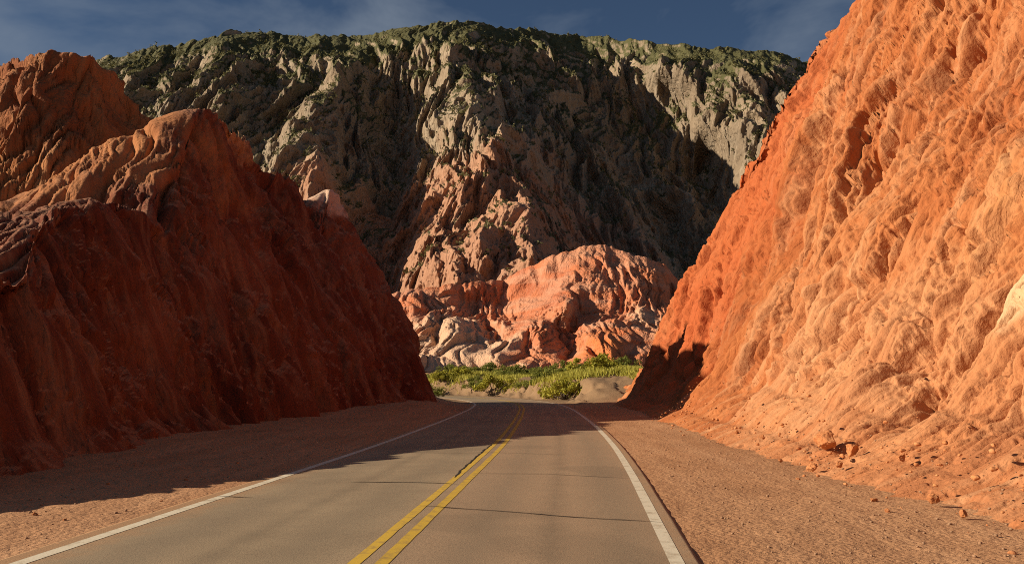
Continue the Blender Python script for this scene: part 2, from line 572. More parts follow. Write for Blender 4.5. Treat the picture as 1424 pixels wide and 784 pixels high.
def crack(pix, w):
    """irregular thin crack on the carriageway through ground points"""
    pts = []
    for px, py in pix:
        u = (px - W / 2) / F; v = (HGT / 2 - py) / F
        k = -CAMZ / (sp + v * cp)
        pts.append((u * k, (cp - v * sp) * k))
    pts = np.array(pts)
    seg = np.concatenate([[0], np.cumsum(np.hypot(*np.diff(pts, axis=0).T))])
    t = np.arange(0, seg[-1], .06)
    x = np.interp(t, seg, pts[:, 0]); y = np.interp(t, seg, pts[:, 1])
    s = pts[0, 0] * 7
    x = x + .05 * fbm(t * .9 + s, 0 * t, 0 * t, 3); y = y + .06 * fbm(t * .8 + s, 0 * t + 4, 0 * t, 4)
    dx = np.gradient(x); dy = np.gradient(y); l = np.hypot(dx, dy)
    ww = w * (.6 + .8 * np.abs(noise3(t * 1.7 + s, 0 * t, 0 * t))) * np.minimum(1, np.minimum(t + .05, seg[-1] - t + .05) / .5)
    D, _ = road_dist(x, y)
    z = crown(D) + .0085
    L = np.stack([x - dy / l * ww, y + dx / l * ww, z], -1); Rr = np.stack([x + dy / l * ww, y - dx / l * ww, z], -1)
    v = np.stack([L, Rr], 1).reshape(-1, 3)
    return link('crack', v, grid_faces(len(t), 2)[:, ::-1], M['crack'], road)


crack([(485, 667), (560, 669), (640, 673)], .035)
crack([(580, 703), (700, 709), (800, 715), (925, 720)], .022)
crack([(655, 658), (760, 657), (880, 661)], .016)
crack([(585, 629), (660, 629), (790, 630)], .012)
crack([(300, 684), (352, 687)], .035)
crack([(632, 664), (645, 650), (668, 630), (684, 617)], .028)

# ------------------------------------------------------------------ heightfield cliffs


def field(name, px0, px1, nc, d0, d1, nr, hfun, layers, mat, seed, low=-1.0, warp=(.15, 1.2), apron=False):
    tx = (np.linspace(px0, px1, nc) - W / 2) / F
    d = np.geomspace(d0, d1, nr)
    dd, tt = np.meshgrid(d, tx, indexing='ij')
    x = tt * dd; y = dd
    z = hfun(x, y)
    P = np.stack([x, y, z], -1)
    Nn = normals(P)
    Nn = np.where(Nn[..., 2:3] < 0, -Nn, Nn)
    Nn = blur(Nn, 14); Nn /= np.linalg.norm(Nn, axis=-1, keepdims=True)
    keep = z > low
    tp = .5 + .5 * smooth(.93, .6, Nn[..., 2])
    if apron:                        # loose debris keeps the foot of the face smooth
        tp = tp * (.22 + .78 * smooth(.3, 3.4, z + .9 * fbm(x * .3, y * .3, 0 * x, 3)))
    P = erode(P, Nn, layers, seed, warp, None, tp)
    f = grid_faces(nr, nc, keep)
    v, f = compact(P.reshape(-1, 3), f)
    return link(name, v, f, mat)


def ridge_height(x, y, pts, kxr, kxl, kyn, kyf, step=1.0, soft=.9):
    """highest of many anisotropic cones set along a ridge polyline"""
    pts = np.array(pts, float)
    seg = np.concatenate([[0], np.cumsum(np.linalg.norm(np.diff(pts, axis=0), axis=1))])
    t = np.arange(0, seg[-1] + 1e-6, step)
    px = np.interp(t, seg, pts[:, 0]); py = np.interp(t, seg, pts[:, 1]); pz = np.interp(t, seg, pts[:, 2])
    out = np.full(x.shape, -50.0)
    for a, b, c in zip(px, py, pz):
        dx = x - a; dy = y - b
        kx = np.where(dx > 0, kxr, kxl); ky = np.where(dy < 0, kyn, kyf)
        out = np.maximum(out, c + soft - np.sqrt((kx * dx) ** 2 + (ky * dy) ** 2 + soft * soft))
    return out


def smax(a, b, k=1.0):
    h = np.clip(.5 + .5 * (a - b) / k, 0, 1)
    return b * (1 - h) + a * h + k * h * (1 - h)


def A3(px, py, d):
    return tuple(float(v) for v in at(px, py, d))


def drop_on(px, py, hfun, d0, d1):
    """where the sight line through a pixel meets a slope"""
    d = np.arange(d0, d1, .05)
    x, y, z = at(px, py, d)
    k = int(np.argmax(hfun(x, y) > z))
    return float(x[k]), float(y[k]), float(z[k])


# --- left cliff: near shelf in the shade, sunlit knoll above, long spur to the bend
R2 = [A3(-60, 330, 55), A3(70, 288, 53), A3(130, 250, 52), A3(180, 225, 51), A3(215, 196, 50.4), A3(240, 186, 50), A3(262, 160, 49.5), A3(285, 146, 49), A3(300, 150, 50), A3(318, 166, 52),
      A3(345, 190, 56), A3(380, 232, 59), A3(405, 236, 60.5), A3(425, 292, 63), A3(446, 272, 65.5), A3(463, 258, 67), A3(480, 278, 68.5), A3(510, 340, 69), A3(538, 400, 69.5), A3(572, 490, 70)]


def h_left(x, y):
    wob = .9 * fbm(x * .1, y * .1, 0 * x + 2, 3)
    s = xl(y) + wob * .8 - x                   # metres in from the foot, leftwards
    top = np.interp(y, [0, 8, 11, 13, 18, 21, 26.6, 33, 36, 44, 60, 90], [.2, .3, .7, 1.5, 3.5, 4.8, 7.1, 8.9, 9.7, 9.2, 11, 9]) + .35 * fbm(x * .3, y * .3, 0 * x, 3)
    face = np.where(s < .9, s * .9, .81 + (s - .9) * 2.1)
    shelf = np.minimum(face, top + .10 * np.clip(s - 3, 0, 60) * 0 - .12 * np.clip(s - 5, 0, 30))
    shelf = np.where(s > 0, -(smax(-face, -(top - .10 * np.clip(s - 4.2, 0, 25)), .7)), s * .9)
    shelf = shelf - 3.0 * np.clip(8 - y, 0, 20) * .3
    shelf = shelf - 2.2 * np.clip(y - 67, 0, 30)
    hill = ridge_height(x + .5 * wob, y + .5 * wob, R2, 2.45, .75, .95, 1.6)
    return smax(shelf, hill, 1.0)


LAY = [('fbm', .12, .6, .4, 0), ('gully', .22, .13, 1.0, 2), ('lobe', .42, .12, .8, .4), ('lobe', 1.1, .12, .55, .5), ('lobe', 2.8, .14, .28, .5), ('gully', .8, .14, .5, 3),
       ('ledge', .5, 0, .3, 0), ('crumb', 2.6, 1, .10, 0)]
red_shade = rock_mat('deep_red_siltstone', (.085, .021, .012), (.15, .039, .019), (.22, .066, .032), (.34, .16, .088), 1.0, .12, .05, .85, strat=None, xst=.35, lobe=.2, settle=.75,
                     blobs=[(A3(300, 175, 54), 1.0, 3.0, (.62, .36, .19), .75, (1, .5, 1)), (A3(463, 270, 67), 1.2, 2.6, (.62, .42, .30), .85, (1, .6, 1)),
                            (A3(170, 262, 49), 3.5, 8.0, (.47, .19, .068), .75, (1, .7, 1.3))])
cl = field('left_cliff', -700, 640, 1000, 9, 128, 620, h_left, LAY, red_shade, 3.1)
tag(cl, 'shaded deep red cliff left of the road with a sunlit knoll on top', 'cliff', kind='structure')

# --- far left hill behind it
R3 = [A3(-150, 240, 78), A3(0, 97, 66), A3(55, 72, 61), A3(85, 60, 59), A3(108, 58, 59), A3(122, 74, 60), A3(150, 92, 61), A3(200, 140, 61.5),
      A3(250, 172, 61), A3(330, 205, 60)]


def h_far(x, y):
    w = 1.2 * fbm(x * .07, y * .07, 0 * x + 8, 4)
    return ridge_height(x + w, y + w, R3, 1.7, 1.2, 1.4, .9, 1.0)


LAY3 = [('fbm', .09, .6, .8, 0), ('gully', .16, .16, 1.5, 2), ('lobe', .3, .18, 1.0, .5), ('lobe', .8, .18, .6, .6), ('lobe', 2.0, .25, .26, .6), ('crumb', 1.8, 1, .14, 0)]
tan_red = rock_mat('tan_red_siltstone', (.23, .075, .027), (.39, .15, .052), (.47, .21, .075), (.54, .31, .14), .5, .2, .05, .35)
fl = field('far_left_hill', -800, 430, 900, 40, 130, 330, h_far, LAY3, tan_red, 11.7, low=4, warp=(.12, 1.4))
tag(fl, 'tall reddish brown hill peak behind the left cliff, half lit', 'hill', kind='structure')

# --- right cliff
_prof_x = np.array([-3, -.9, .4, 1.7, 3.7, 7.6, 10.2, 12.3, 13.2, 14.4, 22, 60])
_prof_z = np.array([-.6, -.12, .55, 2.8, 8.4, 16.2, 20.6, 24.2, 26.2, 28.4, 31.5, 36])
_near_z = np.array([-.6, -.12, .42, 1.5, 4.7, 11.6, 16.6, 20.6, 22.2, 24.0, 30.5, 36])


def h_right(x, y):
    wob = fbm(x * .08 + 4, y * .08, 0 * x + 2, 3)
    s = x - xr(y) + .9 * wob * smooth(0, 2, x - xr(y)) + .3 * wob
    n = smooth(20, 50, y)
    z = np.interp(s, _prof_x, _near_z) * (1 - n) + np.interp(s, _prof_x, _prof_z) * n
    # the massif breaks off past the bend; a low spur runs on in the shade
    end = 29.5 - 2.6 * np.clip(y - 62 + .8 * wob, 0, 60)
    spur = np.interp(y, [60, 66, 72, 78, 84, 92, 110], [14, 10.5, 8.2, 5.2, 1.5, -3, -12]) + .5 * wob
    cap = np.where(y < 62, 60, np.maximum(end, spur))
    return -smax(-z, -cap, .8)


LAYR = [('fbm', .10, .6, .5, 0), ('gully', .12, .25, 1.1, 2), ('gully', .34, .14, 1.0, 2.5), ('lobe', .6, .12, .7, .3), ('lobe', 1.5, .11, .58, .4), ('lobe', 3.2, .125, .36, .5), ('lobe', 6.5, .16, .15, .5),
        ('gully', .9, .10, .7, 4), ('gully', 2.4, .11, .40, 5), ('ledge', .30, 0, .5, 0), ('crumb', 3.0, 1, .05, 0), ('pit', 1.3, .4, .5, .42), ('pit', 4.0, .5, .25, .38)]
orange = rock_mat('orange_siltstone', (.30, .082, .026), (.41, .135, .045), (.47, .185, .070), (.60, .37, .20), 1.0, .10, .045, .5, xst=.15, groove=.9, lobe=.22,
                  blobs=[(drop_on(1362, 385, h_right, 9, 60), 1.1, 2.0, (.66, .47, .27), .85, (1, .7, 1.5)), (drop_on(1130, 470, h_right, 9, 60), 1.5, 5.0, (.58, .33, .175), .25, (1, .4, 1)), (A3(1330, 180, 20), 1.5, 5, (.54, .27, .11), .5, (1, 1, 1)), (drop_on(1260, 560, h_right, 9, 60), 2.5, 7, (.54, .27, .13), .35, (1, .6, 1)),
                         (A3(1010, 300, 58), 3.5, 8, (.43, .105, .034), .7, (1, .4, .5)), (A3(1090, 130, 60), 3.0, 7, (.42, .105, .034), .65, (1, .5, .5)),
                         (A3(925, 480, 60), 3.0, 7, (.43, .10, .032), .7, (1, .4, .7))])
cr = field('right_cliff', 770, 2100, 1250, 6.5, 104, 1400, h_right, LAYR, orange, 21.3, warp=(.10, .8), apron=True)
tag(cr, 'tall sunlit orange eroded cliff right of the road', 'cliff', kind='structure')

# ------------------------------------------------------------------ depth-profiled hills: rows from foot to crest, then down the back


def massif(name, pxs, crest_py, foot_py, nrow, depth, layers, mat, seed, back, warp, nback=26):
    crest = crest_py(pxs)
    t = np.linspace(0, 1, nrow)
    tt, pp = np.meshgrid(t, pxs, indexing='ij')
    py = foot_py + (crest[None, :] - foot_py) * tt
    d = depth(pp, py, tt)
    x, y, z = at(pp, py, d)
    P = np.stack([x, y, z], -1)
    top = P[-1]
    rows = []
    for k in range(1, nback + 1):
        s = k / nback
        g = 1 + back * s / np.linalg.norm(top[:, :2], axis=1)
        zz = top[:, 2] * (1 - s ** 1.6) + .0 * s
        rows.append(np.stack([top[:, 0] * g, top[:, 1] * g, zz], -1))
    P = np.concatenate([P, np.array(rows)], 0)
    rad = P[..., :2] / np.linalg.norm(P[..., :2], axis=-1, keepdims=True)
    Nn = np.concatenate([-rad * .94, np.full(P.shape[:2] + (1,), .34)], -1)
    tp = np.concatenate([1 - .72 * smooth(.86, 1.0, t), np.full(nback, .28)])[:, None]
    E = erode(P, Nn, layers, seed, warp, np.zeros(P.shape[:2]), tp)
    return link(name, E.reshape(-1, 3), grid_faces(*E.shape[:2])[:, ::1], mat)


def table(pp, py, rows):
    """bilinear look-up: rows = [(py, [(px, offset), ...]), ...]"""
    ys = np.array([r[0] for r in rows], float)
    vals = [np.interp(pp, [a for a, _ in r[1]], [b for _, b in r[1]]) for r in rows]
    out = np.zeros_like(pp)
    for i in range(len(ys) - 1):
        f = np.clip((py - ys[i]) / (ys[i + 1] - ys[i]), 0, 1)
        f = f * f * (3 - 2 * f)
        m = (py >= ys[i]) & (py < ys[i + 1])
        out[m] = (vals[i] * (1 - f) + vals[i + 1] * f)[m]
    out[py < ys[0]] = vals[0][py < ys[0]]
    out[py >= ys[-1]] = vals[-1][py >= ys[-1]]
    return out


# --- red hill in the middle distance
def crest_mid(px):
    return np.interp(px, [380, 470, 540, 565, 600, 640, 690, 705, 722, 740, 765, 795, 812, 830, 850, 868, 890, 912, 925, 937, 960, 1010, 1100, 1250],
                     [440, 425, 412, 404, 401, 396, 388, 389, 378, 371, 358, 349, 344, 340, 342, 352, 357, 361, 368, 385, 410, 430, 440, 480]) + 2.6 * noise3(px * .05, 0 * px, 0 * px) + 2.0 * noise3(px * .14, 0 * px + 4, 0 * px)


def depth_mid(pp, py, tt):
    base = 205 + 42 * tt
    off = table(pp, py, [
        (345, [(700, 0), (830, -2), (900, -4), (960, 6)]),
        (395, [(540, 0), (640, 2), (690, 8), (700, 14), (745, 6), (800, -4), (850, -3), (900, -6), (925, -5), (960, 12)]),
        (430, [(540, 0), (575, -2), (620, 7), (650, 12), (690, 12), (735, -3), (775, -14), (790, -13), (812, 0), (845, -1), (880, -9), (925, -7), (960, 10)]),
        (455, [(540, 2), (575, -8), (640, -12), (680, 6), (700, -4), (735, -14), (765, -8), (800, -4), (830, -14), (870, -12), (920, -8), (960, 10)]),
        (480, [(540, 4), (575, -12), (650, -16), (685, -8), (725, -16), (790, -6), (815, -18), (850, -20), (880, -14), (920, -12), (960, 8)]),
        (510, [(540, 4), (575, -14), (660, -18), (740, -18), (850, -22), (920, -14), (960, 6)])])
    return base + off


LAYM = [('fbm', .035, .7, 2.4, 0), ('ridge', .055, .4, 4.0, 1.4), ('gully', .12, .3, 3.2, 1.6), ('lobe', .16, .35, 1.7, .6), ('lobe', .45, .3, 1.0, .7), ('ridge', .30, .35, 1.1, 1.5), ('lobe', 1.0, .4, .35, .6), ('crumb', .7, 1, .4, 0)]
pink = rock_mat('pink_orange_mudstone', (.38, .105, .048), (.52, .175, .078), (.58, .23, .11), (.66, .40, .28), .35, .35, .06, .35, strat=(.55, .30, .19),
                blobs=[(A3(620, 460, 192), 10, 22, (.60, .40, .26), .8, (1, .4, 1.2)), (A3(845, 475, 186), 4, 9, (.60, .18, .055), .8, (1, .4, 1)),
                       (A3(905, 425, 205), 3, 8, (.66, .42, .27), .7, (1, .4, 1)), (A3(810, 425, 200), 4, 9, (.42, .28, .19), .8, (1, .4, 1.3))])
mid = massif('red_hill', np.linspace(380, 1250, 760), crest_mid, 520, 250, depth_mid, LAYM, pink, 5.5, 120, (.04, 5))
tag(mid, 'pinkish orange badland hill beyond the bend, below the mountain', 'hill', kind='structure')

# --- mountain
def crest_mt(px):
    c = np.interp(px, [-900, -300, 0, 120, 165, 200, 260, 320, 355, 420, 480, 500, 560, 620, 655, 700, 740, 770, 830, 890, 960, 1030, 1100, 1200, 1500, 2300],
                  [230, 130, 100, 92, 86, 78, 62, 54, 50, 56, 58, 54, 44, 39, 40, 47, 46, 54, 56, 62, 70, 76, 84, 95, 120, 260])
    return c + 3.0 * noise3(px * .02, 0 * px, 0 * px) + 2.2 * noise3(px * .06, 0 * px + 4, 0 * px) + 1.2 * noise3(px * .15, 0 * px + 9, 0 * px)


def depth_mt(pp, py, tt):
    base = 385 + 470 * (.62 * tt + .38 * tt ** 3.0)
    off = table(pp, py, [
        (45, [(-900, 60), (100, 40), (170, 0), (300, -10), (400, 5), (455, -10), (490, 25), (520, 5), (570, -15), (640, -30), (700, 10), (800, 95), (850, 60), (900, 0), (1000, -30), (1100, 0), (2300, 80)]),
        (110, [(100, 30), (170, -10), (260, 10), (330, -25), (400, 10), (470, -30), (525, 35), (560, 5), (620, -40), (645, -42), (720, 40), (830, 120), (880, 85), (960, -5), (1040, -20), (1100, 0)]),
        (175, [(100, 20), (300, -20), (350, 20), (435, -45), (470, -45), (548, 60), (575, 25), (630, -20), (655, -42), (675, -30), (730, 40), (765, 38), (860, 130), (930, 120), (985, 40), (1050, 0), (1100, 20)]),
        (250, [(250, 0), (400, -30), (440, -35), (550, 75), (560, 70), (590, 25), (640, -22), (670, -46), (700, -58), (725, -25), (870, 130), (985, 150), (1020, 80), (1060, 40), (1100, 60)]),
        (330, [(250, 0), (440, -20), (545, 70), (565, 40), (600, 0), (640, -27), (690, -52), (735, -74), (765, -30), (800, 30), (930, 140), (1100, 120)]),
        (400, [(250, 0), (440, -20), (530, 50), (560, 0), (610, -42), (660, -60), (740, -95), (770, -70), (850, 30), (960, 120), (1100, 120)])])
    return base + 1.2 * off


LAYB = [('fbm', .010, .7, 8, 0), ('ridge', .013, .25, 20, 1.1), ('ridge', .030, .24, 17, 1.1), ('gully', .06, .25, 11, 1.3), ('lobe', .045, .4, 3, .8), ('ridge', .085, .28, 8, 1.1), ('lobe', .11, .45, 3, .9), ('ridge', .19, .34, 4, 1.2), ('ridge', .40, .4, 1.7, 1.2), ('lobe', .28, .5, 1.6, .9), ('crumb', .25, 1, 1.2, 0)]
grey = rock_mat('grey_tan_mountain_rock', (.17, .128, .090), (.28, .208, .138), (.37, .28, .19), (.48, .40, .30), .06, .5, .05, .5,
                green=((.088, .084, .036), 60, 350, -.10),
                blobs=[(A3(650, 350, 440), 60, 130, (.42, .20, .115), .75, (.8, .3, 1.1)), (A3(1010, 210, 560), 14, 30, (.10, .10, .04), .0, (1, 1, 1))])
mt = massif('mountain', np.concatenate([np.linspace(-900, 90, 130)[:-1], np.linspace(90, 1180, 1150), np.linspace(1180, 2300, 140)[1:]]), crest_mt, 530, 520, depth_mt, LAYB, grey, 8.8, 500, (.010, 18))
tag(mt, 'high grey and green mountain wall closing the valley', 'mountain', kind='structure')

# scrub dotted over its upper slopes: far too many to count, one object
mco = np.empty(len(mt.data.vertices) * 3, np.float32); mt.data.vertices.foreach_get('co', mco); mco = mco.reshape(-1, 3)
mno = np.empty(len(mt.data.vertices) * 3, np.float32); mt.data.vertices.foreach_get('normal', mno); mno = mno.reshape(-1, 3)
r = np.random.default_rng(31)
wgt = smooth(10, 330, mco[:, 2]) * (1 - .75 * smooth(300, 345, mco[:, 2])) * smooth(.25, .75, mno[:, 2]) * (.15 + smooth(-.15, .45, fbm(mco[:, 0] * .02, mco[:, 1] * .02, mco[:, 2] * .02, 3)))
wgt *= (mco[:, 1] < 1000) * (np.abs(mco[:, 0]) < 520)
idx = r.choice(len(mco), 9000, p=wgt / wgt.sum())
q_ = np.repeat(mco[idx] + r.normal(0, .6, (len(idx), 3)), 9, 0)
sz_ = np.repeat(.7 + 1.3 * r.random(len(idx)) ** 2, 9)
q_ = q_ + r.normal(0, .55, q_.shape) * sz_[:, None] + np.array([0, 0, .5])
a_ = r.normal(size=q_.shape); a_ /= np.linalg.norm(a_, axis=1)[:, None]
b_ = np.cross(a_, r.normal(size=q_.shape)); b_ /= np.linalg.norm(b_, axis=1)[:, None]
h_ = (.55 * sz_)[:, None]
v = np.stack([q_ - a_ * h_, q_ + b_ * h_ * .8, q_ + a_ * h_, q_ - b_ * h_ * .8], 1).reshape(-1, 3)
sc = link('scrub', v, np.arange(len(v)).reshape(-1, 4), leaf_mat('dark_scrub_leaves', (.10, .098, .040), (.22, .195, .085)), smooth_shade=False)
tag(sc, 'dark olive scrub dotted over the upper slopes of the mountain', 'scrub', kind='stuff')

# ------------------------------------------------------------------ shrubs on the terrace
LM = [leaf_mat('olive_leaves', (.15, .165, .030), (.27, .27, .055)), leaf_mat('yellow_green_leaves', (.28, .27, .03), (.48, .42, .06))]
TW = plain('grey_twigs', (.16, .12, .085))


def leaf_cloud(seed, n, w, h, size, lobes):
    r = np.random.default_rng(seed)
    cen = np.stack([r.normal(0, w * .28, lobes), r.normal(0, w * .22, lobes), h * (.35 + .5 * r.random(lobes))], -1)
    cen[:, 2] *= 1 - .35 * np.clip(np.abs(cen[:, 0]) / (w * .5), 0, 1)
    rad = w * (.07 + .13 * r.random(lobes))
    k = r.integers(0, lobes, n)
    dr = r.normal(size=(n, 3)); dr /= np.linalg.norm(dr, axis=1)[:, None]
    c = cen[k] + dr * (rad[k] * r.random(n) ** .45)[:, None] * np.array([1, 1, .75])
    c[:, 2] = np.maximum(c[:, 2], .12 * h * r.random(n))
    a = r.normal(size=(n, 3)); a /= np.linalg.norm(a, axis=1)[:, None]; a[:, 2] += .35
    b = np.cross(a, r.normal(size=(n, 3))); b /= np.linalg.norm(b, axis=1)[:, None]
    s = size * (.6 + .8 * r.random(n))[:, None]
    v = np.stack([c - a * s, c + b * s * .45, c + a * s, c - b * s * .45], 1).reshape(-1, 3)
    return v, np.arange(4 * n).reshape(n, 4), cen


def tube(vs, fs, p, q, r0, r1, sides=5):
    p = np.array(p, float); q = np.array(q, float); d = q - p
    d /= np.linalg.norm(d) + 1e-9
    a = np.cross(d, (.3, .9, .2)); a /= np.linalg.norm(a); b = np.cross(d, a)
    n = len(vs)
    for (c, rr_) in ((p, r0), (q, r1)):
        for i in range(sides):
            t = 2 * math.pi * i / sides
            vs.append(c + rr_ * (math.cos(t) * a + math.sin(t) * b))
    for i in range(sides):
        j = (i + 1) % sides
        fs.append([n + i, n + j, n + sides + j, n + sides + i])


def bush_meshes(seed, w, h, n, size, lm, lobes=12):
    v, f, cen = leaf_cloud(seed, n, w, h, size, lobes)
    a = link('foliage', v, f, lm, smooth_shade=False)
    vs, fs = [], []
    for c in cen:
        m = np.array([c[0] * .35, c[1] * .35, c[2] * .45])
        tube(vs, fs, (c[0] * .05, c[1] * .05, -.15), m, .05, .032)
        tube(vs, fs, m, c, .032, .012)
    b = link('stems', np.array(vs), fs, TW)
    return a, b


PROTO = []
for i, (w, h, n, lm, lb) in enumerate([(3.8, 2.1, 2400, LM[1], 22), (4.6, 1.6, 2200, LM[0], 24), (3.4, 2.6, 2200, LM[1], 20), (4.0, 2.4, 2400, LM[0], 20)]):
    PROTO.append(bush_meshes(100 + i, w, h, n, .13, lm, lb))
first = [True] * len(PROTO)


def bush(px, py, d, scale, kind, label, group='shrubs on the terrace beyond the bend', zoff=None):
    x, y, z = A3(px, py, d)
    gz = float(ground_z(np.array([x]), np.array([y]))[0]) if zoff is None else zoff
    o = bpy.data.objects.new('bush', None); COL.objects.link(o)
    o.location = (x, y, gz); o.rotation_euler = (0, 0, random.uniform(0, 6.28)); o.scale = (scale, scale, scale * random.uniform(.9, 1.1))
    tag(o, label, 'bush', group)
    for p in PROTO[kind]:
        if first[kind]:
            p.parent = o
        else:
            c = p.copy(); COL.objects.link(c); c.parent = o
    first[kind] = False
    return o


bush(785, 560, 92, 1.35, 0, 'bright yellow-green bush right at the road edge where it bends')
bush(832, 530, 108, 1.4, 2, 'tall light green bush against the shaded right spur, above the roadside bush')
bush(852, 520, 118, 1.3, 0, 'light green bush half hidden behind the shaded right spur')
bush(768, 522, 108, 1.0, 3, 'dark olive bush straight behind the bright roadside bush')
bush(738, 535, 106, .7, 1, 'small olive bush clinging to the bank in the middle')
bush(686, 520, 116, 1.35, 2, 'large yellowish bush on the lip of the bank, left of the middle')
bush(662, 512, 124, .9, 3, 'olive bush directly left behind the large yellowish bush')
bush(636, 506, 136, 1.2, 0, 'broad light green bush under the pale rock outcrop')
bush(613, 507, 134, .8, 0, 'light green bush second from the left cliff on the terrace')
bush(592, 510, 130, 1.0, 1, 'dark low bush touching the shaded left cliff outline')
gen = 'olive green shrub in the loose row at the foot of the pink hill'
for px, d, s, k in [(604, 158, 1.0, 1), (628, 165, 1.1, 3), (655, 160, 1.0, 1), (680, 168, 1.2, 3), (706, 160, 1.15, 1), (722, 150, 1.1, 3), (742, 170, 1.2, 1), (762, 155, 1.0, 0),
                    (785, 168, 1.2, 3), (808, 150, 1.2, 1), (826, 162, 1.3, 3), (848, 150, 1.2, 0), (866, 160, 1.3, 3), (752, 140, .9, 1), (795, 138, .9, 0), (700, 142, .8, 1), (815, 132, .9, 3), (645, 150, .8, 3)]:
    bush(px, 505, d, s, k, gen)
bush(604, 548, 93, .4, 1, 'little dark shrub at the foot of the left cliff beside the bend', 'roadside shrubs')

# ------------------------------------------------------------------ rocks
ROCKM = rock_mat('fallen_orange_rock', (.36, .12, .045), (.52, .20, .075), (.60, .28, .12), (.68, .40, .2), 3.0, .8, .01, .4)


def rock_mesh(seed, n=4):
    import bmesh
    bm = bmesh.new(); bmesh.ops.create_icosphere(bm, subdivisions=n, radius=1)
    v = np.array([q.co[:] for q in bm.verts]); f = [[q.index for q in p.verts] for p in bm.faces]
    bm.free()
    r = np.random.default_rng(seed)
    for _ in range(11):                                  # chop with planes for broken faces
        nrm = r.normal(size=3); nrm /= np.linalg.norm(nrm); dcut = .45 + .33 * r.random()
        s = v @ nrm - dcut
        v = v - np.where(s > 0, s, 0)[:, None] * nrm * .9
    v = v * (1 + .16 * fbm(v[:, 0] * 1.9 + seed, v[:, 1] * 1.9, v[:, 2] * 1.9, 5))[:, None]
    return v, f


RM = []
for k in range(4):
    v, f = rock_mesh(40 + k)
    me = bpy.data.meshes.new('rock'); me.from_pydata([tuple(q) for q in v], [], f); me.materials.append(ROCKM)
    RM.append(me)


def ground_at(px, py):
    u = (px - W / 2) / F; v = (HGT / 2 - py) / F
    k = -CAMZ / (sp + v * cp)
    return u * k, (cp - v * sp) * k


def rock(px, py, size, k, label, group=None, sq=(1, .8, .75), lift=0.0):
    x, y = ground_at(px, py)
    zz = max(float(ground_z(np.array([x]), np.array([y]))[0]), float(h_right(np.array([x]), np.array([y]))[0]) if x > 0 else -1)
    o = bpy.data.objects.new('rock', RM[k]); COL.objects.link(o)
    o.location = (x, y, zz + size * .12 + lift); o.scale = [size * q for q in sq]
    o.rotation_euler = (random.uniform(-.3, .3), random.uniform(-.3, .3), random.uniform(0, 6.28))
    tag(o, label, 'rock', group)
    return o


rock(1148, 640, .34, 0, 'largest fallen boulder at the foot of the right cliff', 'fallen rocks below the right cliff')
rock(1186, 652, .20, 1, 'fallen rock just right of the largest boulder', 'fallen rocks below the right cliff')
rock(1128, 652, .14, 2, 'low stone just left of the largest boulder', 'fallen rocks below the right cliff')
rock(1168, 658, .10, 3, 'small stone in front of the largest boulder', 'fallen rocks below the right cliff')
for px, py, s in [(1060, 622, .10), (1025, 612, .09), (985, 602, .08), (1085, 640, .07), (1215, 690, .08), (1255, 668, .10), (1300, 700, .11), (1340, 715, .08), (1110, 662, .06), (1235, 706, .06)]:
    rock(px, py, s, random.randrange(4), 'small orange stone lying where the right cliff meets the gravel', 'small stones along the right cliff foot')
for px, py, s in [(258, 662, .05), (150, 668, .045), (90, 715, .04), (50, 708, .05), (330, 640, .045), (225, 690, .03)]:
    rock(px, py, s, random.randrange(4), 'small stone on the sunlit left gravel shoulder', 'small stones on the left shoulder')

# loose gravel: uncountable, one object
gv, gf = [], []
bv, bf = rock_mesh(77, 1)
bf = np.array(bf)
cnt = 0
pts = []
while len(pts) < 5200:
    y = 6 + 40 * random.random() ** 1.7
    if random.random() < .68: x = random.uniform(1.9, xr(y) + .8)
    else: x = random.uniform(xl(y), -4.5)
    pts.append((x, y))
pts = np.array(pts)
D, _ = road_dist(pts[:, 0], pts[:, 1])
pts = pts[(np.abs(D) > 3.95)]
zz = np.maximum(ground_z(pts[:, 0], pts[:, 1]), np.where(pts[:, 0] > 0, h_right(pts[:, 0], pts[:, 1]), -1))
for i, ((x, y), z) in enumerate(zip(pts, zz)):
    s = .007 + .028 * random.random() ** 4
    a = random.uniform(0, 6.28); ca, sa = math.cos(a), math.sin(a)
    q = bv * np.array([s * 1.2, s, s * .7]); q = np.stack([q[:, 0] * ca - q[:, 1] * sa, q[:, 0] * sa + q[:, 1] * ca, q[:, 2]], -1)
    gv.append(q + np.array([x, y, z + s * .3])); gf.append(bf + i * len(bv))
gr = link('gravel', np.concatenate(gv), np.concatenate(gf), plain('gravel_stone', (.33, .19, .11), .9, .6, 1.5), smooth_shade=False)
tag(gr, 'loose gravel scattered over both dusty road shoulders', 'gravel', kind='stuff')

rv, rf = [], []
k = 0
bases = [rock_mesh(90 + q, 2) for q in range(5)]
nv = 0
while k < 900:
    y = 8 + 36 * random.random() ** 1.5
    x = float(xr(y)) + random.gauss(.5, .7)
    s_ = .010 + .06 * random.random() ** 6
    z = max(float(h_right(np.array([x]), np.array([y]))[0]), float(ground_z(np.array([x]), np.array([y]))[0]))
    bvx, bfx = bases[k % 5]
    a = random.uniform(0, 6.28); ca, sa = math.cos(a), math.sin(a)
    q = bvx * np.array([s_ * 1.2, s_, s_ * .75]); q = np.stack([q[:, 0] * ca - q[:, 1] * sa, q[:, 0] * sa + q[:, 1] * ca, q[:, 2]], -1)
    rv.append(q + np.array([x, y, z + s_ * .1])); rf.append(np.array(bfx) + nv); nv += len(bvx); k += 1
rb = link('rubble', np.concatenate(rv), np.concatenate(rf), ROCKM, smooth_shade=False)
tag(rb, 'crumbled orange rubble along the foot of the right cliff', 'rubble', kind='stuff')

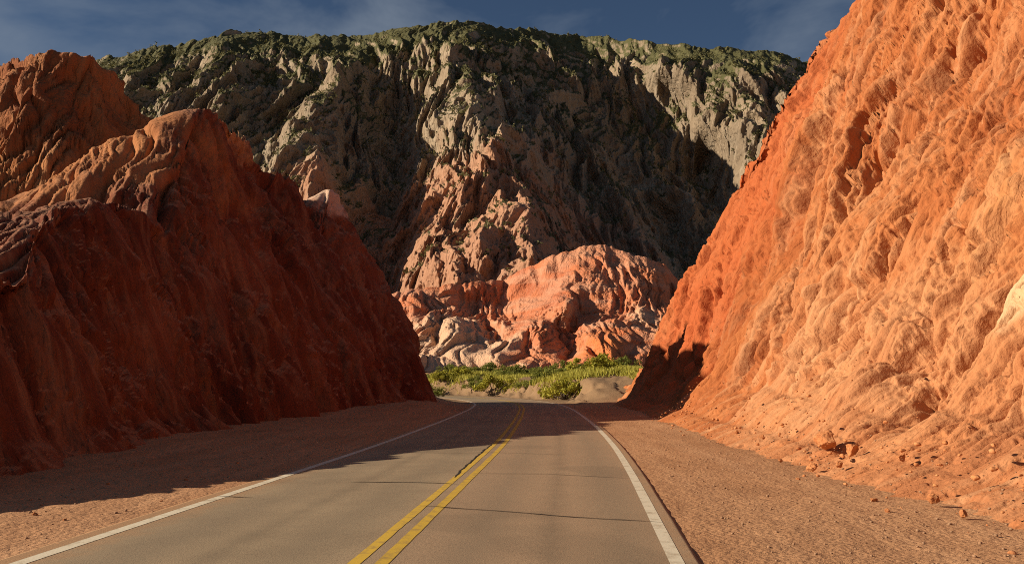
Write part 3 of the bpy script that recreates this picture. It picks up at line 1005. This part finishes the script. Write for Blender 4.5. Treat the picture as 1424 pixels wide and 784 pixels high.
# ------------------------------------------------------------------ grass on the terrace
gl = leaf_mat('dry_green_grass', (.32, .30, .045), (.52, .46, .09))
r = np.random.default_rng(5)
ng = 90000
gd = 88 + 85 * r.random(ng) ** 1.2
gpx = 560 + 330 * r.random(ng)
X_ = (gpx - W / 2) / F * gd
Dg, al = road_dist(X_, gd)
cl_ = fbm(X_ * .11 + 3, gd * .07, 0 * X_, 3)
ok = (Dg > 6.6 + 2.5 * r.random(ng)) & (cl_ + .35 * (r.random(ng) - .5) > -.06)
X_, Yg = X_[ok], gd[ok]; Zg = ground_z(X_, Yg)
n_ = len(X_)
hh = (.25 + .55 * r.random(n_)) * (1 + .6 * np.clip(cl_[ok], 0, 1)); ang = r.random(n_) * 6.28; wd = .06 + .05 * r.random(n_)
lx = r.normal(0, .2, n_); ly = r.normal(0, .2, n_)
Bs = np.stack([X_, Yg, Zg - .05], -1); dd_ = np.stack([np.cos(ang), np.sin(ang), 0 * ang], -1) * wd[:, None]
tp_ = Bs + np.stack([lx, ly, hh], -1)
v = np.stack([Bs - dd_, Bs + dd_, tp_], 1).reshape(-1, 3)
go = link('grass', v, np.arange(3 * n_).reshape(n_, 3), gl, smooth_shade=False)
tag(go, 'yellow-green grass and low scrub covering the terrace beyond the bend', 'grass', kind='stuff')

# ------------------------------------------------------------------ camera, sun, sky
cam = bpy.data.cameras.new('camera'); co = bpy.data.objects.new('camera', cam); COL.objects.link(co)
cam.sensor_width = 36; cam.lens = F / W * 36
cam.clip_start = .05; cam.clip_end = 20000
co.location = (0, 0, CAMZ); co.rotation_euler = (math.pi / 2 + PITCH, 0, 0)
scene.camera = co

SUN_EL = math.radians(24)
TO = (-.998, -.06)                      # horizontal direction towards the sun
az = math.atan2(TO[0], TO[1])           # clockwise from +y
L = bpy.data.lights.new('sun', 'SUN'); L.energy = 5.0; L.angle = math.radians(.5); L.color = (1, .86, .66)
so = bpy.data.objects.new('sun', L); COL.objects.link(so)
from mathutils import Vector
dv = Vector((TO[0] * math.cos(SUN_EL), TO[1] * math.cos(SUN_EL), math.sin(SUN_EL)))
so.rotation_euler = dv.to_track_quat('Z', 'Y').to_euler()
so.location = (-60, -20, 60)

w = bpy.data.worlds.new('World'); scene.world = w; w.use_nodes = True
nt = w.node_tree; nt.nodes.clear()
sk = N(nt, 'ShaderNodeTexSky', sky_type='NISHITA'); sk.sun_disc = False
sk.sun_elevation = SUN_EL; sk.sun_rotation = az; sk.altitude = 1600; sk.air_density = 1.0; sk.dust_density = .3; sk.ozone_density = 2.0
tc = N(nt, 'ShaderNodeTexCoord')
mp = N(nt, 'ShaderNodeMapping'); mp.inputs['Scale'].default_value = (1, 1, 2.2); nt.links.new(tc.outputs['Generated'], mp.inputs[0])
cn = tex(nt, mp.outputs[0], 3.2, 6, .55, .4)
tint = mix(nt, 1.0, sk.outputs[0], (.52, .55, .58), 'MULTIPLY')
sky = mix(nt, ramp(nt, cn, [(.45, 0.), (.68, .7)]), tint, (2.6, 3.1, 3.8))
bg = N(nt, 'ShaderNodeBackground'); bg.inputs[1].default_value = .06
nt.links.new(sky, bg.inputs[0])
wo = N(nt, 'ShaderNodeOutputWorld'); nt.links.new(bg.outputs[0], wo.inputs[0])

vs_ = scene.view_settings
scene.display_settings.display_device = 'sRGB'
vs_.view_transform = 'Standard'; vs_.look = 'None'; vs_.exposure = .5; vs_.gamma = 1
vs_.use_curve_mapping = False
scene.render.engine = 'CYCLES'
scene.cycles.use_denoising = False
scene.cycles.filter_width = 1.0
scene.cycles.sample_clamp_indirect = 2.0
scene.cycles.diffuse_bounces = 2
scene.cycles.volume_bounces = 0
